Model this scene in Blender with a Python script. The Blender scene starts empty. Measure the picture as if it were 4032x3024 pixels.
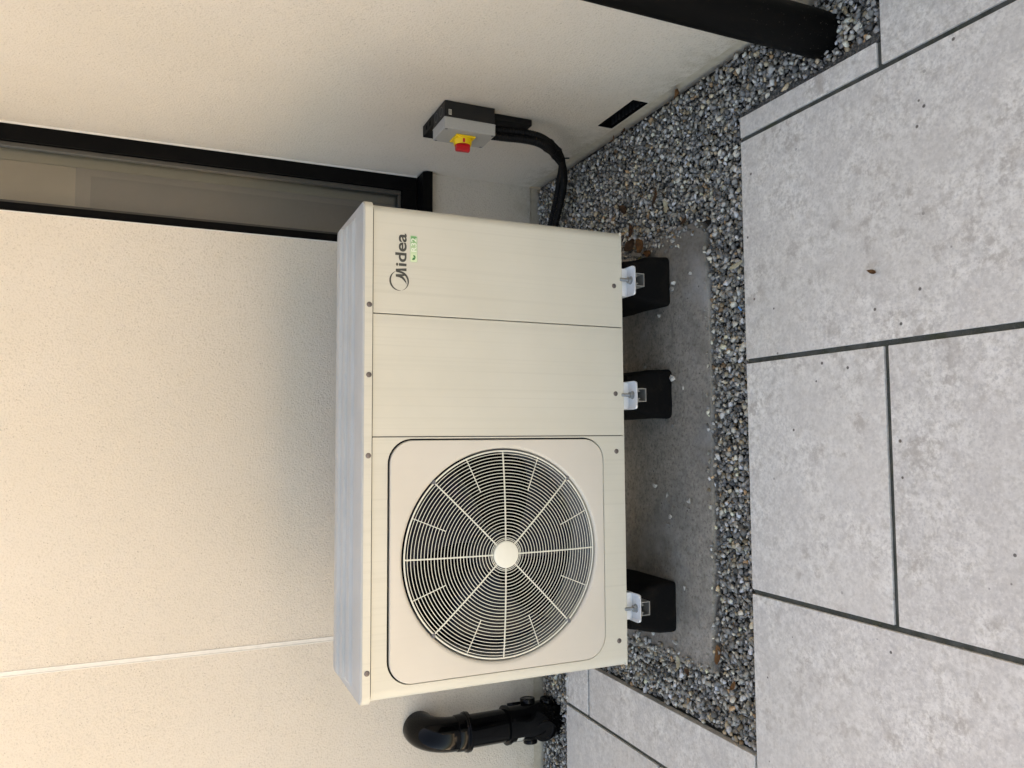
import bpy, bmesh, math, random
import numpy as np
from mathutils import Vector, Matrix
rnd = random.Random(7)
R_ = math.radians
S = bpy.context.scene
C = S.collection

# ------------------------------------------------------------------ camera
cam = bpy.data.cameras.new('camera'); camo = bpy.data.objects.new('camera', cam); C.objects.link(camo)
cam.sensor_fit = 'HORIZONTAL'; cam.sensor_width = 36.0; cam.lens = 27.238
cam.clip_start = 0.02; cam.clip_end = 2000
right = Vector((0.99768381, -0.06432737, 0.0221133))
fwd = Vector((0.06777959, 0.9127012, -0.40296705))
up = Vector((0.00573898, 0.40353254, 0.9149473))
m3 = Matrix((-up, right, -fwd)).transposed()          # the phone was held on its side: the picture's left is up
camo.matrix_world = Matrix.Translation((0.02385861, -1.76587008, 1.31582458)) @ m3.to_4x4()
S.camera = camo

# ------------------------------------------------------------------ light
SUN_VEC = Vector((0.74, 0.87, 1.0)).normalized()   # towards the sun: behind the house, which shades this corner; the patio out front is sunlit
elev = math.asin(SUN_VEC.z)
w = bpy.data.worlds.new('World'); S.world = w; w.use_nodes = True
wn = w.node_tree.nodes; wl = w.node_tree.links
sky = wn.new('ShaderNodeTexSky'); sky.sky_type = 'NISHITA'; sky.sun_disc = False
sky.sun_elevation = elev; sky.sun_rotation = math.atan2(SUN_VEC.x, SUN_VEC.y)
sky.air_density = 1.0; sky.dust_density = 2.2; sky.ozone_density = 1.0
wl.new(sky.outputs[0], wn['Background'].inputs[0]); wn['Background'].inputs[1].default_value = 0.092
sun = bpy.data.lights.new('sun', 'SUN'); sun.energy = 5.0; sun.angle = R_(0.53); sun.color = (1.0, 0.93, 0.82)
suno = bpy.data.objects.new('sun', sun); C.objects.link(suno)
suno.rotation_euler = (-SUN_VEC).to_track_quat('-Z', 'Y').to_euler()
suno.location = SUN_VEC * 12
S.view_settings.view_transform = 'Standard'; S.view_settings.look = 'None'
S.view_settings.gamma = 1.0; S.view_settings.exposure = 2.66
S.view_settings.use_white_balance = True; S.view_settings.white_balance_temperature = 8850; S.view_settings.white_balance_tint = 14   # the phone balanced for shade
S.render.engine = 'CYCLES'
S.cycles.use_denoising = True
S.cycles.max_bounces = 6; S.cycles.diffuse_bounces = 3; S.cycles.glossy_bounces = 4
S.cycles.transmission_bounces = 6; S.cycles.transparent_max_bounces = 8

# ------------------------------------------------------------------ materials
class MT:
    def __init__(s, name, col=(.5, .5, .5), rough=.6, metal=0., spec=.5, coat=0.):
        s.m = bpy.data.materials.new(name); s.m.use_nodes = True
        s.n = s.m.node_tree.nodes; s.l = s.m.node_tree.links; s.b = s.n['Principled BSDF']
        s.b.inputs['Base Color'].default_value = (*col, 1); s.b.inputs['Roughness'].default_value = rough
        s.b.inputs['Metallic'].default_value = metal; s.b.inputs['Specular IOR Level'].default_value = spec
        s.b.inputs['Coat Weight'].default_value = coat; s.col = None
    def node(s, t, **k):
        n = s.n.new(t)
        for a, v in k.items(): setattr(n, a, v)
        return n
    def pos(s, scale=(1, 1, 1)):
        g = s.node('ShaderNodeNewGeometry'); mp = s.node('ShaderNodeMapping'); mp.inputs['Scale'].default_value = scale
        s.l.new(g.outputs['Position'], mp.inputs['Vector']); return mp.outputs[0]
    def noise(s, vec, scale, detail=4, rough=.55):
        n = s.node('ShaderNodeTexNoise'); n.inputs['Scale'].default_value = scale; n.inputs['Detail'].default_value = detail
        n.inputs['Roughness'].default_value = rough; s.l.new(vec, n.inputs['Vector']); return n.outputs['Fac']
    def voro(s, vec, scale, out='Distance', feature='F1'):
        n = s.node('ShaderNodeTexVoronoi', feature=feature); n.inputs['Scale'].default_value = scale
        s.l.new(vec, n.inputs['Vector']); return n.outputs[out]
    def ramp(s, fac, stops):
        r = s.node('ShaderNodeValToRGB'); el = r.color_ramp.elements
        while len(el) < len(stops): el.new(.5)
        for e, (p, c) in zip(el, stops):
            e.position = p; e.color = (*c, 1) if isinstance(c, tuple) else (c, c, c, 1)
        s.l.new(fac, r.inputs['Fac']); return r.outputs['Color']
    def mix(s, fac, a, b, mode='MIX'):
        n = s.node('ShaderNodeMix', data_type='RGBA', blend_type=mode)
        for sock, v in ((n.inputs['Factor'], fac), (n.inputs['A'], a), (n.inputs['B'], b)):
            if isinstance(v, bpy.types.NodeSocket): s.l.new(v, sock)
            elif isinstance(v, tuple): sock.default_value = (*v, 1)
            else: sock.default_value = v
        return n.outputs['Result']
    def math(s, op, a, b=0.):
        n = s.node('ShaderNodeMath', operation=op)
        for i, v in enumerate((a, b)):
            if isinstance(v, bpy.types.NodeSocket): s.l.new(v, n.inputs[i])
            else: n.inputs[i].default_value = v
        return n.outputs[0]
    def setcol(s, c): s.l.new(c, s.b.inputs['Base Color'])
    def setrough(s, c): s.l.new(c, s.b.inputs['Roughness'])
    def bump(s, h, strength=.3, dist=.01):
        n = s.node('ShaderNodeBump'); n.inputs['Strength'].default_value = strength; n.inputs['Distance'].default_value = dist
        s.l.new(h, n.inputs['Height'])
        if s.b.inputs['Normal'].is_linked: s.l.new(s.b.inputs['Normal'].links[0].from_socket, n.inputs['Normal'])
        s.l.new(n.outputs[0], s.b.inputs['Normal'])

def m_render():
    t = MT('cream_render', rough=.92, spec=.2); p = t.pos()
    big = t.noise(p, 1.1, 4); mid = t.noise(p, 7, 5, .65); grain = t.noise(p, 165, 3, .7); fine = t.noise(p, 360, 2, .6); patch = t.noise(p, 2.6, 3)
    base = t.ramp(big, [(.3, (.640, .575, .482)), (.7, (.685, .624, .543))])
    base = t.mix(t.ramp(mid, [(.38, .0), (.75, .30)]), base, (.66, .585, .475))
    gf = t.math('MULTIPLY', t.ramp(grain, [(.28, 1.), (.46, 0.)]), t.ramp(patch, [(.35, .30), (.65, .58)]))
    base = t.mix(gf, base, (.42, .36, .28))
    base = t.mix(t.ramp(fine, [(.62, 0.), (.85, .30)]), base, (.80, .75, .66))
    pits = t.voro(p, 88); keep = t.noise(p, 26, 1)
    pm = t.math('MULTIPLY', t.ramp(pits, [(.10, 1.), (.17, 0.)]), t.ramp(keep, [(.47, 0.), (.60, .7)]))
    base = t.mix(pm, base, (.34, .29, .22))
    sx = t.node('ShaderNodeSeparateXYZ'); t.l.new(p, sx.inputs[0])
    splash = t.math('MULTIPLY', t.ramp(sx.outputs[2], [(.02, 1.), (.13, 0.)]), t.ramp(t.noise(p, 26, 5, .7), [(.42, 0.), (.66, .55)]))   # rain-splash dirt
    base = t.mix(splash, base, (.36, .29, .19)); t.setcol(base)
    t.bump(mid, .10, .02); t.bump(grain, .62, .007); t.bump(fine, .35, .003)
    return t.m
def m_plinth():
    t = MT('render_base', rough=.9, spec=.2); p = t.pos()
    t.setcol(t.ramp(t.noise(p, 40, 4), [(.3, (.47, .405, .31)), (.7, (.58, .515, .415))])); t.bump(t.noise(p, 140, 3), .3, .004); return t.m
def m_casing(name, c1, c2, streak=.5):
    t = MT(name, rough=.36, spec=.45); p = t.pos((1, 1, 1)); ps = t.pos((62, 62, .40)); pf = t.pos((190, 190, .7))
    s1 = t.noise(ps, 1.0, 4, .6); s2 = t.noise(pf, 1.0, 2, .5); n = t.noise(p, 5, 3); sp = t.noise(p, 190, 2)
    c = t.ramp(n, [(.3, c1), (.7, c2)])
    dk = tuple(v * .86 for v in c1)
    c = t.mix(t.math('MULTIPLY', t.ramp(s1, [(.55, 0.), (.70, 1.)]), streak * .50), c, dk)
    c = t.mix(t.math('MULTIPLY', t.ramp(s2, [(.56, 0.), (.70, 1.)]), streak * .36), c, dk)
    c = t.mix(t.ramp(sp, [(.20, .45), (.27, 0.)]), c, (.34, .31, .25))
    t.setcol(c); t.setrough(t.ramp(s1, [(.3, .32), (.8, .46)])); return t.m
def m_lid():
    t = MT('lid_shaded_paint', rough=.4, spec=.3); p = t.pos();  # panel paint with some dirt, darkened for the dimmer light on top
    c = t.ramp(t.noise(p, 7, 4), [(.3, (.40, .405, .385)), (.7, (.465, .465, .44))])
    c = t.mix(t.ramp(t.noise(p, 130, 2), [(.22, .6), (.29, 0.)]), c, (.28, .27, .24)); t.setcol(c)
    t.setrough(t.ramp(t.noise(p, 5, 3), [(.3, .38), (.8, .42)])); return t.m
def m_slab():
    t = MT('porcelain_slab', rough=.55, spec=.35); p = t.pos()
    oi = t.node('ShaderNodeObjectInfo'); off = t.node('ShaderNodeVectorMath', operation='ADD')
    sc = t.node('ShaderNodeVectorMath', operation='SCALE'); cmb = t.node('ShaderNodeCombineXYZ')
    for k in range(3): t.l.new(oi.outputs['Random'], cmb.inputs[k])
    t.l.new(cmb.outputs[0], sc.inputs[0]); sc.inputs['Scale'].default_value = 17.
    t.l.new(p, off.inputs[0]); t.l.new(sc.outputs[0], off.inputs[1]); v = off.outputs[0]
    a = t.noise(v, 6.5, 6, .62); b = t.noise(v, 55, 6, .72); c = t.noise(v, 150, 3, .6); d = t.noise(v, 2.2, 3); e = t.noise(v, 21, 5, .7)
    col = t.ramp(b, [(.34, (.485, .445, .385)), (.47, (.695, .660, .598)), (.60, (.815, .782, .722))])
    col = t.mix(t.ramp(e, [(.38, .55), (.54, 0.)]), col, (.52, .49, .455))
    col = t.mix(t.ramp(a, [(.38, .50), (.56, 0.)]), col, (.56, .525, .485))
    col = t.mix(t.ramp(c, [(.34, .60), (.48, 0.)]), col, (.46, .435, .41))
    col = t.mix(t.ramp(c, [(.57, 0.), (.70, .55)]), col, (.86, .83, .775))
    col = t.mix(t.ramp(d, [(.36, .50), (.58, 0.)]), col, (.58, .545, .49))
    spk = t.math('MULTIPLY', t.ramp(t.voro(v, 24), [(.070, 1.), (.095, 0.)]), t.ramp(t.noise(v, 5, 2), [(.50, 0.), (.58, .95)]))
    col = t.mix(spk, col, (.10, .085, .075))
    st = t.math('MULTIPLY', t.ramp(t.noise(v, 19, 5, .75), [(.53, 0.), (.62, 1.)]), t.ramp(a, [(.47, 0.), (.58, .65)]))
    col = t.mix(st, col, (.38, .335, .29))
    tone = t.node('ShaderNodeMapRange'); t.l.new(oi.outputs['Random'], tone.inputs['Value']); tone.inputs['To Min'].default_value = .93; tone.inputs['To Max'].default_value = 1.03
    tc = t.node('ShaderNodeCombineColor')
    for k in range(3): t.l.new(tone.outputs[0], tc.inputs[k])
    col = t.mix(1., col, tc.outputs[0], 'MULTIPLY'); t.setcol(col)
    t.bump(b, .16, .004); t.setrough(t.ramp(b, [(.3, .45), (.7, .62)])); return t.m
def m_grout():
    t = MT('grout', rough=.95, spec=.15); p = t.pos(); n = t.noise(p, 30, 4); f = t.noise(p, 240, 3)
    c = t.ramp(n, [(.35, (.060, .064, .052)), (.65, (.098, .102, .092))])
    c = t.mix(t.ramp(t.noise(p, 11, 3), [(.55, 0.), (.7, .5)]), c, (.058, .068, .030))
    c = t.mix(t.ramp(f, [(.62, 0.), (.75, .5)]), c, (.19, .185, .17)); t.setcol(c); t.bump(f, .6, .004); return t.m
def m_mortar():
    t = MT('mortar_grit', rough=.95, spec=.1); p = t.pos(); f = t.noise(p, 130, 4, .75)
    t.setcol(t.ramp(f, [(.30, (.045, .045, .042)), (.52, (.15, .148, .138)), (.70, (.34, .33, .30))])); t.bump(f, 1., .012); return t.m
def m_concrete():
    t = MT('concrete', rough=.95, spec=.12); p = t.pos(); n = t.noise(p, 5, 5, .6); f = t.noise(p, 105, 4, .7); h = t.noise(p, 34, 4)
    c = t.ramp(n, [(.3, (.265, .235, .195)), (.7, (.375, .350, .310))])
    c = t.mix(t.ramp(h, [(.35, .5), (.55, 0.)]), c, (.165, .152, .130))
    c = t.mix(t.ramp(f, [(.34, .75), (.49, 0.)]), c, (.110, .096, .078))
    c = t.mix(t.ramp(f, [(.58, 0.), (.70, .65)]), c, (.44, .42, .38))
    c = t.mix(t.ramp(t.noise(p, 2.6, 5, .6), [(.44, 0.), (.62, .65)]), c, (.13, .118, .10))
    c = t.mix(t.ramp(t.noise(p, 3.4, 4, .6), [(.56, 0.), (.70, .5)]), c, (.36, .36, .355))
    pit = t.math('MULTIPLY', t.ramp(t.voro(p, 42), [(.08, 1.), (.14, 0.)]), t.ramp(t.noise(p, 14, 1), [(.56, 0.), (.62, .8)]))
    c = t.mix(pit, c, (.06, .055, .048)); t.setcol(c); t.bump(f, .35, .004); t.bump(h, .2, .01); return t.m
def m_gravel():
    t = MT('gravel_stone', rough=.85, spec=.25); at = t.node('ShaderNodeAttribute', attribute_name='stone_color'); p = t.pos()
    n = t.noise(p, 330, 3, .7)
    c = t.mix(t.ramp(n, [(.3, .55), (.6, 0.)]), at.outputs['Color'], t.mix(1., at.outputs['Color'], (.55, .55, .55), 'MULTIPLY'))
    c = t.mix(t.ramp(n, [(.62, 0.), (.78, .3)]), c, (.62, .62, .60)); t.setcol(c); t.bump(n, .3, .002); return t.m
def m_soil():
    t = MT('soil_bed', rough=1., spec=.05); t.setcol(t.ramp(t.noise(t.pos(), 90, 4), [(.3, (.020, .018, .015)), (.7, (.062, .058, .05))])); return t.m
def m_black(name, c=.012, rough=.4, spec=.5, dusty=.0, dcol=(.12, .105, .085)):
    t = MT(name, (c, c, c * 1.05), rough, spec=spec)
    if dusty:
        p = t.pos(); n = t.noise(p, 22, 5, .7); s = t.noise(p, 150, 3, .7)
        f = t.math('MULTIPLY', t.ramp(n, [(.48, 0.), (.72, 1.)]), dusty); col = t.mix(f, (c, c, c * 1.05), dcol)
        col = t.mix(t.math('MULTIPLY', t.ramp(s, [(.66, 0.), (.74, 1.)]), dusty), col, tuple(v * 1.6 for v in dcol)); t.setcol(col)
        t.setrough(t.ramp(n, [(.3, rough), (.8, min(1., rough + .25))]))
    return t.m
def m_leaf(name, a, b):
    t = MT(name, rough=.7, spec=.25); p = t.pos(); t.setcol(t.ramp(t.noise(p, 60, 4), [(.3, a), (.7, b)])); return t.m
def m_simple(name, c, rough=.5, metal=0., spec=.5, var=.1, scale=40):
    t = MT(name, c, rough, metal, spec)
    if var: t.setcol(t.ramp(t.noise(t.pos(), scale, 4), [(.3, tuple(v * (1 - var) for v in c)), (.7, tuple(min(1., v * (1 + var)) for v in c))]))
    return t.m
def m_splash():
    t = MT('downpipe_splashed', rough=.55, spec=.08); p = t.pos(); g = t.node('ShaderNodeSeparateXYZ'); t.l.new(p, g.inputs[0])
    low = t.ramp(g.outputs[2], [(.0, 1.), (.30, .0)]); sp = t.ramp(t.noise(p, 170, 3, .7), [(.64, 0.), (.72, 1.)]); st = t.ramp(t.noise(t.pos((60, 60, 9)), 1., 4, .7), [(.62, 0.), (.70, 1.)])
    f = t.math('MULTIPLY', t.math('MAXIMUM', t.math('MULTIPLY', sp, low), t.math('MULTIPLY', st, .25)), .55)
    t.setcol(t.mix(f, (.0022, .0022, .0021), (.13, .115, .095))); return t.m
M = dict(render=m_render(), plinth=m_plinth(), casing=m_casing('casing_paint', (.568, .550, .468), (.604, .586, .505), .7),
         fanpanel=m_casing('fan_panel_paint', (.580, .546, .478), (.612, .578, .512), .12), lid=m_lid(), slab=m_slab(), grout=m_grout(),
         concrete=m_concrete(), gravel=m_gravel(), soil=m_soil(), pipe=m_black('black_pipe_plastic', .0015, .10, .16, .0),
         downpipe=m_black('downpipe_plastic', .006, .5, .2, .22), rubber=m_black('recycled_rubber', .0050, .8, .10, .38, (.028, .023, .018)),
         splash=m_splash(), frame=m_black('black_aluminium', .0018, .45, .08, .02), conduit=m_black('conduit', .0028, .45, .2, .05), dark=m_black('dark_inside', .0012, .6, .05),
         gap=m_black('gap_shade_dark', .014, .8, .1), fan=MT('fan_blade_plastic', (.0025, .003, .009), .35, spec=.2).m, wire=m_simple('grille_wire', (.76, .755, .66), .35, var=.03),  # gap: near-black that puts shade into seams, groove and lid gap
         shroud=m_simple('shroud_metal', (.14, .145, .155), .4, var=.05), screw=m_simple('screw', (.16, .14, .135), .45, .6, var=.15),
         galv=m_simple('zinc_steel', (.36, .37, .36), .35, .85, var=.15, scale=120), alu=m_simple('aluminium_rail', (.40, .40, .38), .45, .7, var=.1),
         bracket=m_simple('white_bracket_paint', (.74, .76, .78), .38, var=.05, scale=25), bead=m_simple('white_pvc_bead', (.66, .635, .585), .5, var=.06),
         logo=m_simple('logo_grey', (.050, .052, .046), .45, var=.05), white=m_simple('badge_white', (.74, .80, .66), .45, var=0),
         grn=m_simple('badge_green', (.13, .36, .13), .45, var=0), dgrn=m_simple('leaf_green', (.03, .22, .06), .45, var=0),
         iso_grey=m_simple('switch_grey', (.36, .355, .33), .5, var=.05, scale=200), iso_black=m_simple('switch_black', (.013, .0125, .012), .5, spec=.25, var=.15, scale=300),
         yellow=m_simple('yellow_plastic', (.86, .56, .015), .4, var=.03), red=m_simple('red_plastic', (.56, .012, .018), .4, var=.04),
         label=m_simple('label_silver', (.48, .47, .42), .5, var=.1, scale=300), mark=m_simple('moulded_mark', (.09, .09, .09), .5, var=0),
         brown=m_leaf('dead_leaf_brown', (.075, .032, .012), (.20, .095, .035)), dkbrown=m_leaf('dead_leaf_dark', (.03, .016, .008), (.085, .042, .020)),
         straw=m_leaf('dead_leaf_straw', (.36, .32, .21), (.50, .46, .33)), olive=m_leaf('leaf_olive', (.10, .09, .03), (.18, .16, .06)),
         terra=m_simple('terracotta_clay', (.30, .13, .055), .7, var=.15), bluebit=m_simple('blue_plastic', (.08, .28, .62), .4, var=0),
         blind=m_simple('reflection_mauve', (.43, .40, .39), .85, var=.04, scale=9), reflection_band2=m_simple('reflection_beige', (.60, .53, .46), .85, var=.04, scale=9),  # tones of the reflections painted behind the window glass
         reflection_band3=m_simple('reflection_grey', (.35, .325, .325), .85, var=.04, scale=9), refl_olive=m_simple('reflection_backing', (.50, .48, .40), .8, var=.05, scale=6),
         stone=m_simple('loose_stone', (.46, .45, .42), .8, var=.35, scale=130), ground=m_simple('patio_ground', (.62, .555, .465), .8, var=.12, scale=3))
def badge_mat():
    t = MT('badge_gradient', rough=.45); g = t.node('ShaderNodeTexCoord'); s = t.node('ShaderNodeSeparateXYZ')
    t.l.new(g.outputs['Generated'], s.inputs[0])
    t.setcol(t.ramp(s.outputs[0], [(.25, (.60, .72, .47)), (.95, (.11, .36, .13))])); return t.m
M['badge'] = badge_mat()
def glass_mat():
    m = bpy.data.materials.new('window_glass'); m.use_nodes = True; n = m.node_tree.nodes; l = m.node_tree.links; n.clear()
    o = n.new('ShaderNodeOutputMaterial'); mx = n.new('ShaderNodeMixShader'); tr = n.new('ShaderNodeBsdfTransparent'); gl = n.new('ShaderNodeBsdfGlossy')
    f = n.new('ShaderNodeFresnel'); f.inputs[0].default_value = 1.52; a = n.new('ShaderNodeMath'); a.operation = 'MULTIPLY_ADD'; a.inputs[1].default_value = 1.6; a.inputs[2].default_value = .02
    a.use_clamp = True
    gl.inputs['Roughness'].default_value = .015; tr.inputs[0].default_value = (.80, .80, .78, 1)
    l.new(f.outputs[0], a.inputs[0]); l.new(a.outputs[0], mx.inputs[0]); l.new(tr.outputs[0], mx.inputs[1]); l.new(gl.outputs[0], mx.inputs[2]); l.new(mx.outputs[0], o.inputs[0])
    return m
M['glass'] = glass_mat()

# ------------------------------------------------------------------ helpers
def origin(p):
    v = Vector((0, 0, 0))
    while p is not None: v += p.location; p = p.parent
    return v
def tag(o, label=None, cat=None, group=None, kind=None):
    if label: o['label'] = label
    if cat: o['category'] = cat
    if group: o['group'] = group
    if kind: o['kind'] = kind
    return o
def thing(name, loc, label, cat, group=None):
    o = bpy.data.objects.new(name, None); C.objects.link(o); o.location = loc; o.empty_display_size = .1
    return tag(o, label, cat, group)
def obj(name, bm, mat, parent=None, smooth=False, angle=40):
    """link a bmesh given in world coordinates as one mesh object"""
    o0 = origin(parent)
    bmesh.ops.translate(bm, verts=bm.verts, vec=-o0)
    me = bpy.data.meshes.new(name)
    if smooth:
        for f in bm.faces: f.smooth = True
        for e in bm.edges:
            if len(e.link_faces) == 2 and e.calc_face_angle(0) > R_(angle): e.smooth = False
    bm.to_mesh(me); bm.free(); me.materials.append(M[mat] if isinstance(mat, str) else mat)
    o = bpy.data.objects.new(name, me); C.objects.link(o); o.parent = parent
    return o
def recenter(o):
    """move a top-level mesh object's origin to the base of its own geometry"""
    co = np.empty(len(o.data.vertices) * 3); o.data.vertices.foreach_get('co', co); co = co.reshape(-1, 3)
    c = Vector(((co[:, 0].min() + co[:, 0].max()) / 2, (co[:, 1].min() + co[:, 1].max()) / 2, co[:, 2].min()))
    o.data.transform(Matrix.Translation(-c)); o.location = c; return o
def box(x0, x1, y0, y1, z0, z1, bev=0., seg=2, bm=None):
    b = bmesh.new(); bmesh.ops.create_cube(b, size=1)
    bmesh.ops.scale(b, verts=b.verts, vec=(x1 - x0, y1 - y0, z1 - z0))
    bmesh.ops.translate(b, verts=b.verts, vec=((x0 + x1) / 2, (y0 + y1) / 2, (z0 + z1) / 2))
    if bev: bmesh.ops.bevel(b, geom=b.edges[:], offset=bev, segments=seg, profile=.5, affect='EDGES')
    if bm is not None: merge(bm, b); return bm
    return b
def merge(bm, other):
    me = bpy.data.meshes.new('tmp'); other.to_mesh(me); other.free(); bm.from_mesh(me); bpy.data.meshes.remove(me); return bm
def poly(pts, bm=None):
    b = bmesh.new() if bm is None else bm
    b.faces.new([b.verts.new(p) for p in pts]); return b
def prism_y(pts, y0, y1, bm=None):
    """polygon in x,z extruded from y0 (front) to y1"""
    b = bmesh.new(); a = [b.verts.new((x, y0, z)) for x, z in pts]; c = [b.verts.new((x, y1, z)) for x, z in pts]; n = len(pts)
    b.faces.new(a); b.faces.new(c[::-1])
    for i in range(n): b.faces.new((a[i], c[i], c[(i + 1) % n], a[(i + 1) % n]))
    bmesh.ops.recalc_face_normals(b, faces=b.faces)
    if bm is not None: return merge(bm, b)
    return b
def prism_z(pts, z0, z1, bev=0., seg=2):
    b = bmesh.new(); a = [b.verts.new((x, y, z0)) for x, y in pts]; c = [b.verts.new((x, y, z1)) for x, y in pts]; n = len(pts)
    b.faces.new(a); top = b.faces.new(c)
    for i in range(n): b.faces.new((a[i], c[i], c[(i + 1) % n], a[(i + 1) % n]))
    bmesh.ops.recalc_face_normals(b, faces=b.faces)
    if bev: bmesh.ops.bevel(b, geom=list(top.edges), offset=bev, segments=seg, profile=.5, affect='EDGES')
    return b
def loft(rings, close=True, caps=True):
    b = bmesh.new(); vs = [[b.verts.new(p) for p in r] for r in rings]; n = len(rings[0])
    for k in range(len(vs) - 1):
        for i in range(n if close else n - 1): b.faces.new((vs[k][i], vs[k][(i + 1) % n], vs[k + 1][(i + 1) % n], vs[k + 1][i]))
    if caps: b.faces.new(vs[0][::-1]); b.faces.new(vs[-1])
    bmesh.ops.recalc_face_normals(b, faces=b.faces); return b
def frame_of(t):
    t = t.normalized(); a = Vector((0, 0, 1)) if abs(t.z) < .9 else Vector((1, 0, 0)); u = t.cross(a).normalized(); return u, t.cross(u).normalized()
def tube(path, r, sides=12, caps=True):
    P = [Vector(p) for p in path]; rings = []; u = None
    for i, p in enumerate(P):
        t = (P[min(i + 1, len(P) - 1)] - P[max(i - 1, 0)]).normalized()
        if u is None: u, v = frame_of(t)
        else: u = (u - t * u.dot(t)).normalized(); v = t.cross(u)
        rr = r[i] if isinstance(r, (list, tuple)) else r
        rings.append([p + (u * math.cos(a) + v * math.sin(a)) * rr for a in (2 * math.pi * k / sides for k in range(sides))])
    return loft(rings, True, caps)
def lathe(c, axis, prof, sides=32, caps=True):
    """profile of (distance along axis, radius)"""
    c = Vector(c); t = Vector(axis).normalized(); u, v = frame_of(t)
    return loft([[c + t * h + (u * math.cos(a) + v * math.sin(a)) * r for a in (2 * math.pi * k / sides for k in range(sides))] for h, r in prof], True, caps)
def torus(c, axis, R, r, seg=120, sides=6):
    c = Vector(c); t = Vector(axis).normalized(); u, v = frame_of(t); b = bmesh.new(); V = []
    for i in range(seg):
        a = 2 * math.pi * i / seg; d = u * math.cos(a) + v * math.sin(a)
        V.append([b.verts.new(c + d * (R + r * math.cos(q)) + t * r * math.sin(q)) for q in (2 * math.pi * k / sides for k in range(sides))])
    for i in range(seg):
        for k in range(sides): b.faces.new((V[i][k], V[(i + 1) % seg][k], V[(i + 1) % seg][(k + 1) % sides], V[i][(k + 1) % sides]))
    bmesh.ops.recalc_face_normals(b, faces=b.faces); return b
def spline(pts, n=12):
    P = [Vector(p) for p in pts]; P = [P[0] * 2 - P[1]] + P + [P[-1] * 2 - P[-2]]; out = []
    for i in range(1, len(P) - 2):
        for k in range(n):
            t = k / n; a, b, c, d = P[i - 1:i + 3]
            out.append(.5 * ((2 * b) + (c - a) * t + (2 * a - 5 * b + 4 * c - d) * t * t + (3 * b - a - 3 * c + d) * t ** 3))
    out.append(P[-2]); return out
def rrect(x0, x1, z0, z1, r, n=10):
    out = []
    for cx, cz, a0 in ((x1 - r, z1 - r, 0), (x0 + r, z1 - r, 90), (x0 + r, z0 + r, 180), (x1 - r, z0 + r, 270)):
        for k in range(n + 1):
            a = R_(a0 + 90 * k / n); out.append((cx + r * math.cos(a), cz + r * math.sin(a)))
    return out

# measured places
XR, YW = 1.016, 0.9776
YE, YG = -0.237, 0.7504               # gravel bed: front and back paving edge
ZL, ZB, ZT = 0.8905, 0.213, 0.9141

# ------------------------------------------------------------------ setting: ground, gravel bed, paving
g = bmesh.new(); bmesh.ops.create_grid(g, x_segments=2, y_segments=2, size=400); bmesh.ops.translate(g, verts=g.verts, vec=(0, 0, -.06))
tag(obj('ground', g, 'ground'), kind='structure')
b = box(-3.2, XR + .02, -.25, YW + .05, -.058, -.030); tag(obj('gravel_bed', b, 'soil'), kind='structure')
b = box(.822, XR + .02, -.67, -.251, -.058, -.0305); tag(obj('gravel_bed', b, 'soil'), kind='structure')

pav = bpy.data.objects.new('paving', None); C.objects.link(pav); tag(pav, kind='structure')
gt = bmesh.new()
box(-3.2, .8315, -3.7, YE - .002, -.05, -.0065, bm=gt); box(.8316, XR, -3.7, -.663, -.05, -.0065, bm=gt); box(-3.2, -.754, YE - .0019, YG - .003, -.05, -.0066, bm=gt)
obj('grout', gt, 'grout', pav)
h = .0060
G = [.774, .208, -.358, -.924, -1.49, -2.056, -2.622]
slabs = [(.774 + h, .832, -.66 + h, YE), (.774 + h, XR - .004, -1.24 + h, -.66 - h), (.774 + h, XR - .004, -1.80, -1.24 - h)]
for i, x1 in enumerate(G[:-1]):
    x0 = G[i + 1]
    if i < 3:
        ys = [YE, -.65 if i == 1 else -.96]
    else:
        ys = [YG, .18 + (.28 if i % 2 == 0 else 0)]
    while ys[-1] > -3.0: ys.append(ys[-1] - .566)
    for k in range(len(ys) - 1):
        slabs.append((x0 + h, x1 - h, ys[k + 1] + (h), ys[k] - (h if k else 0)))
slabs += [(-.924 + h, -.752, .589 + h, YG), (-.924 + h, -.752, YE + h * 1.2, .589 - h)]
for s in slabs:
    # a porcelain slab: slightly rounded arris, its own mesh centred on itself
    cx, cy = (s[0] + s[1]) / 2, (s[2] + s[3]) / 2
    bm = box(s[0], s[1], s[2], s[3], -.022, 0., .0012, 2)
    o = obj('slab', bm, 'slab', pav); o.data.transform(Matrix.Translation((-cx, -cy, 0))); o.location = (cx, cy, rnd.uniform(-.0006, .0006))

# rough mortar haunch along the cut strip by the side wall
hb = bmesh.new(); N = 150
rows = []
for i in range(N + 1):
    y = -.66 + (.424) * i / N; a = .016 + .014 * rnd.random() + .026 * max(0, math.sin(i * .068 + .6)); rows.append([(.8325, y, -.003 - rnd.random() * .004), (.8325 + a * .5, y, -.006 - rnd.random() * .004), (.8325 + a, y, -.024)])
vs = [[hb.verts.new(p) for p in r] for r in rows]
for i in range(N):
    for k in range(2): hb.faces.new((vs[i][k], vs[i][k + 1], vs[i + 1][k + 1], vs[i + 1][k]))
tag(obj('mortar_haunch', hb, m_mortar(), None, False), kind='structure')

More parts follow.
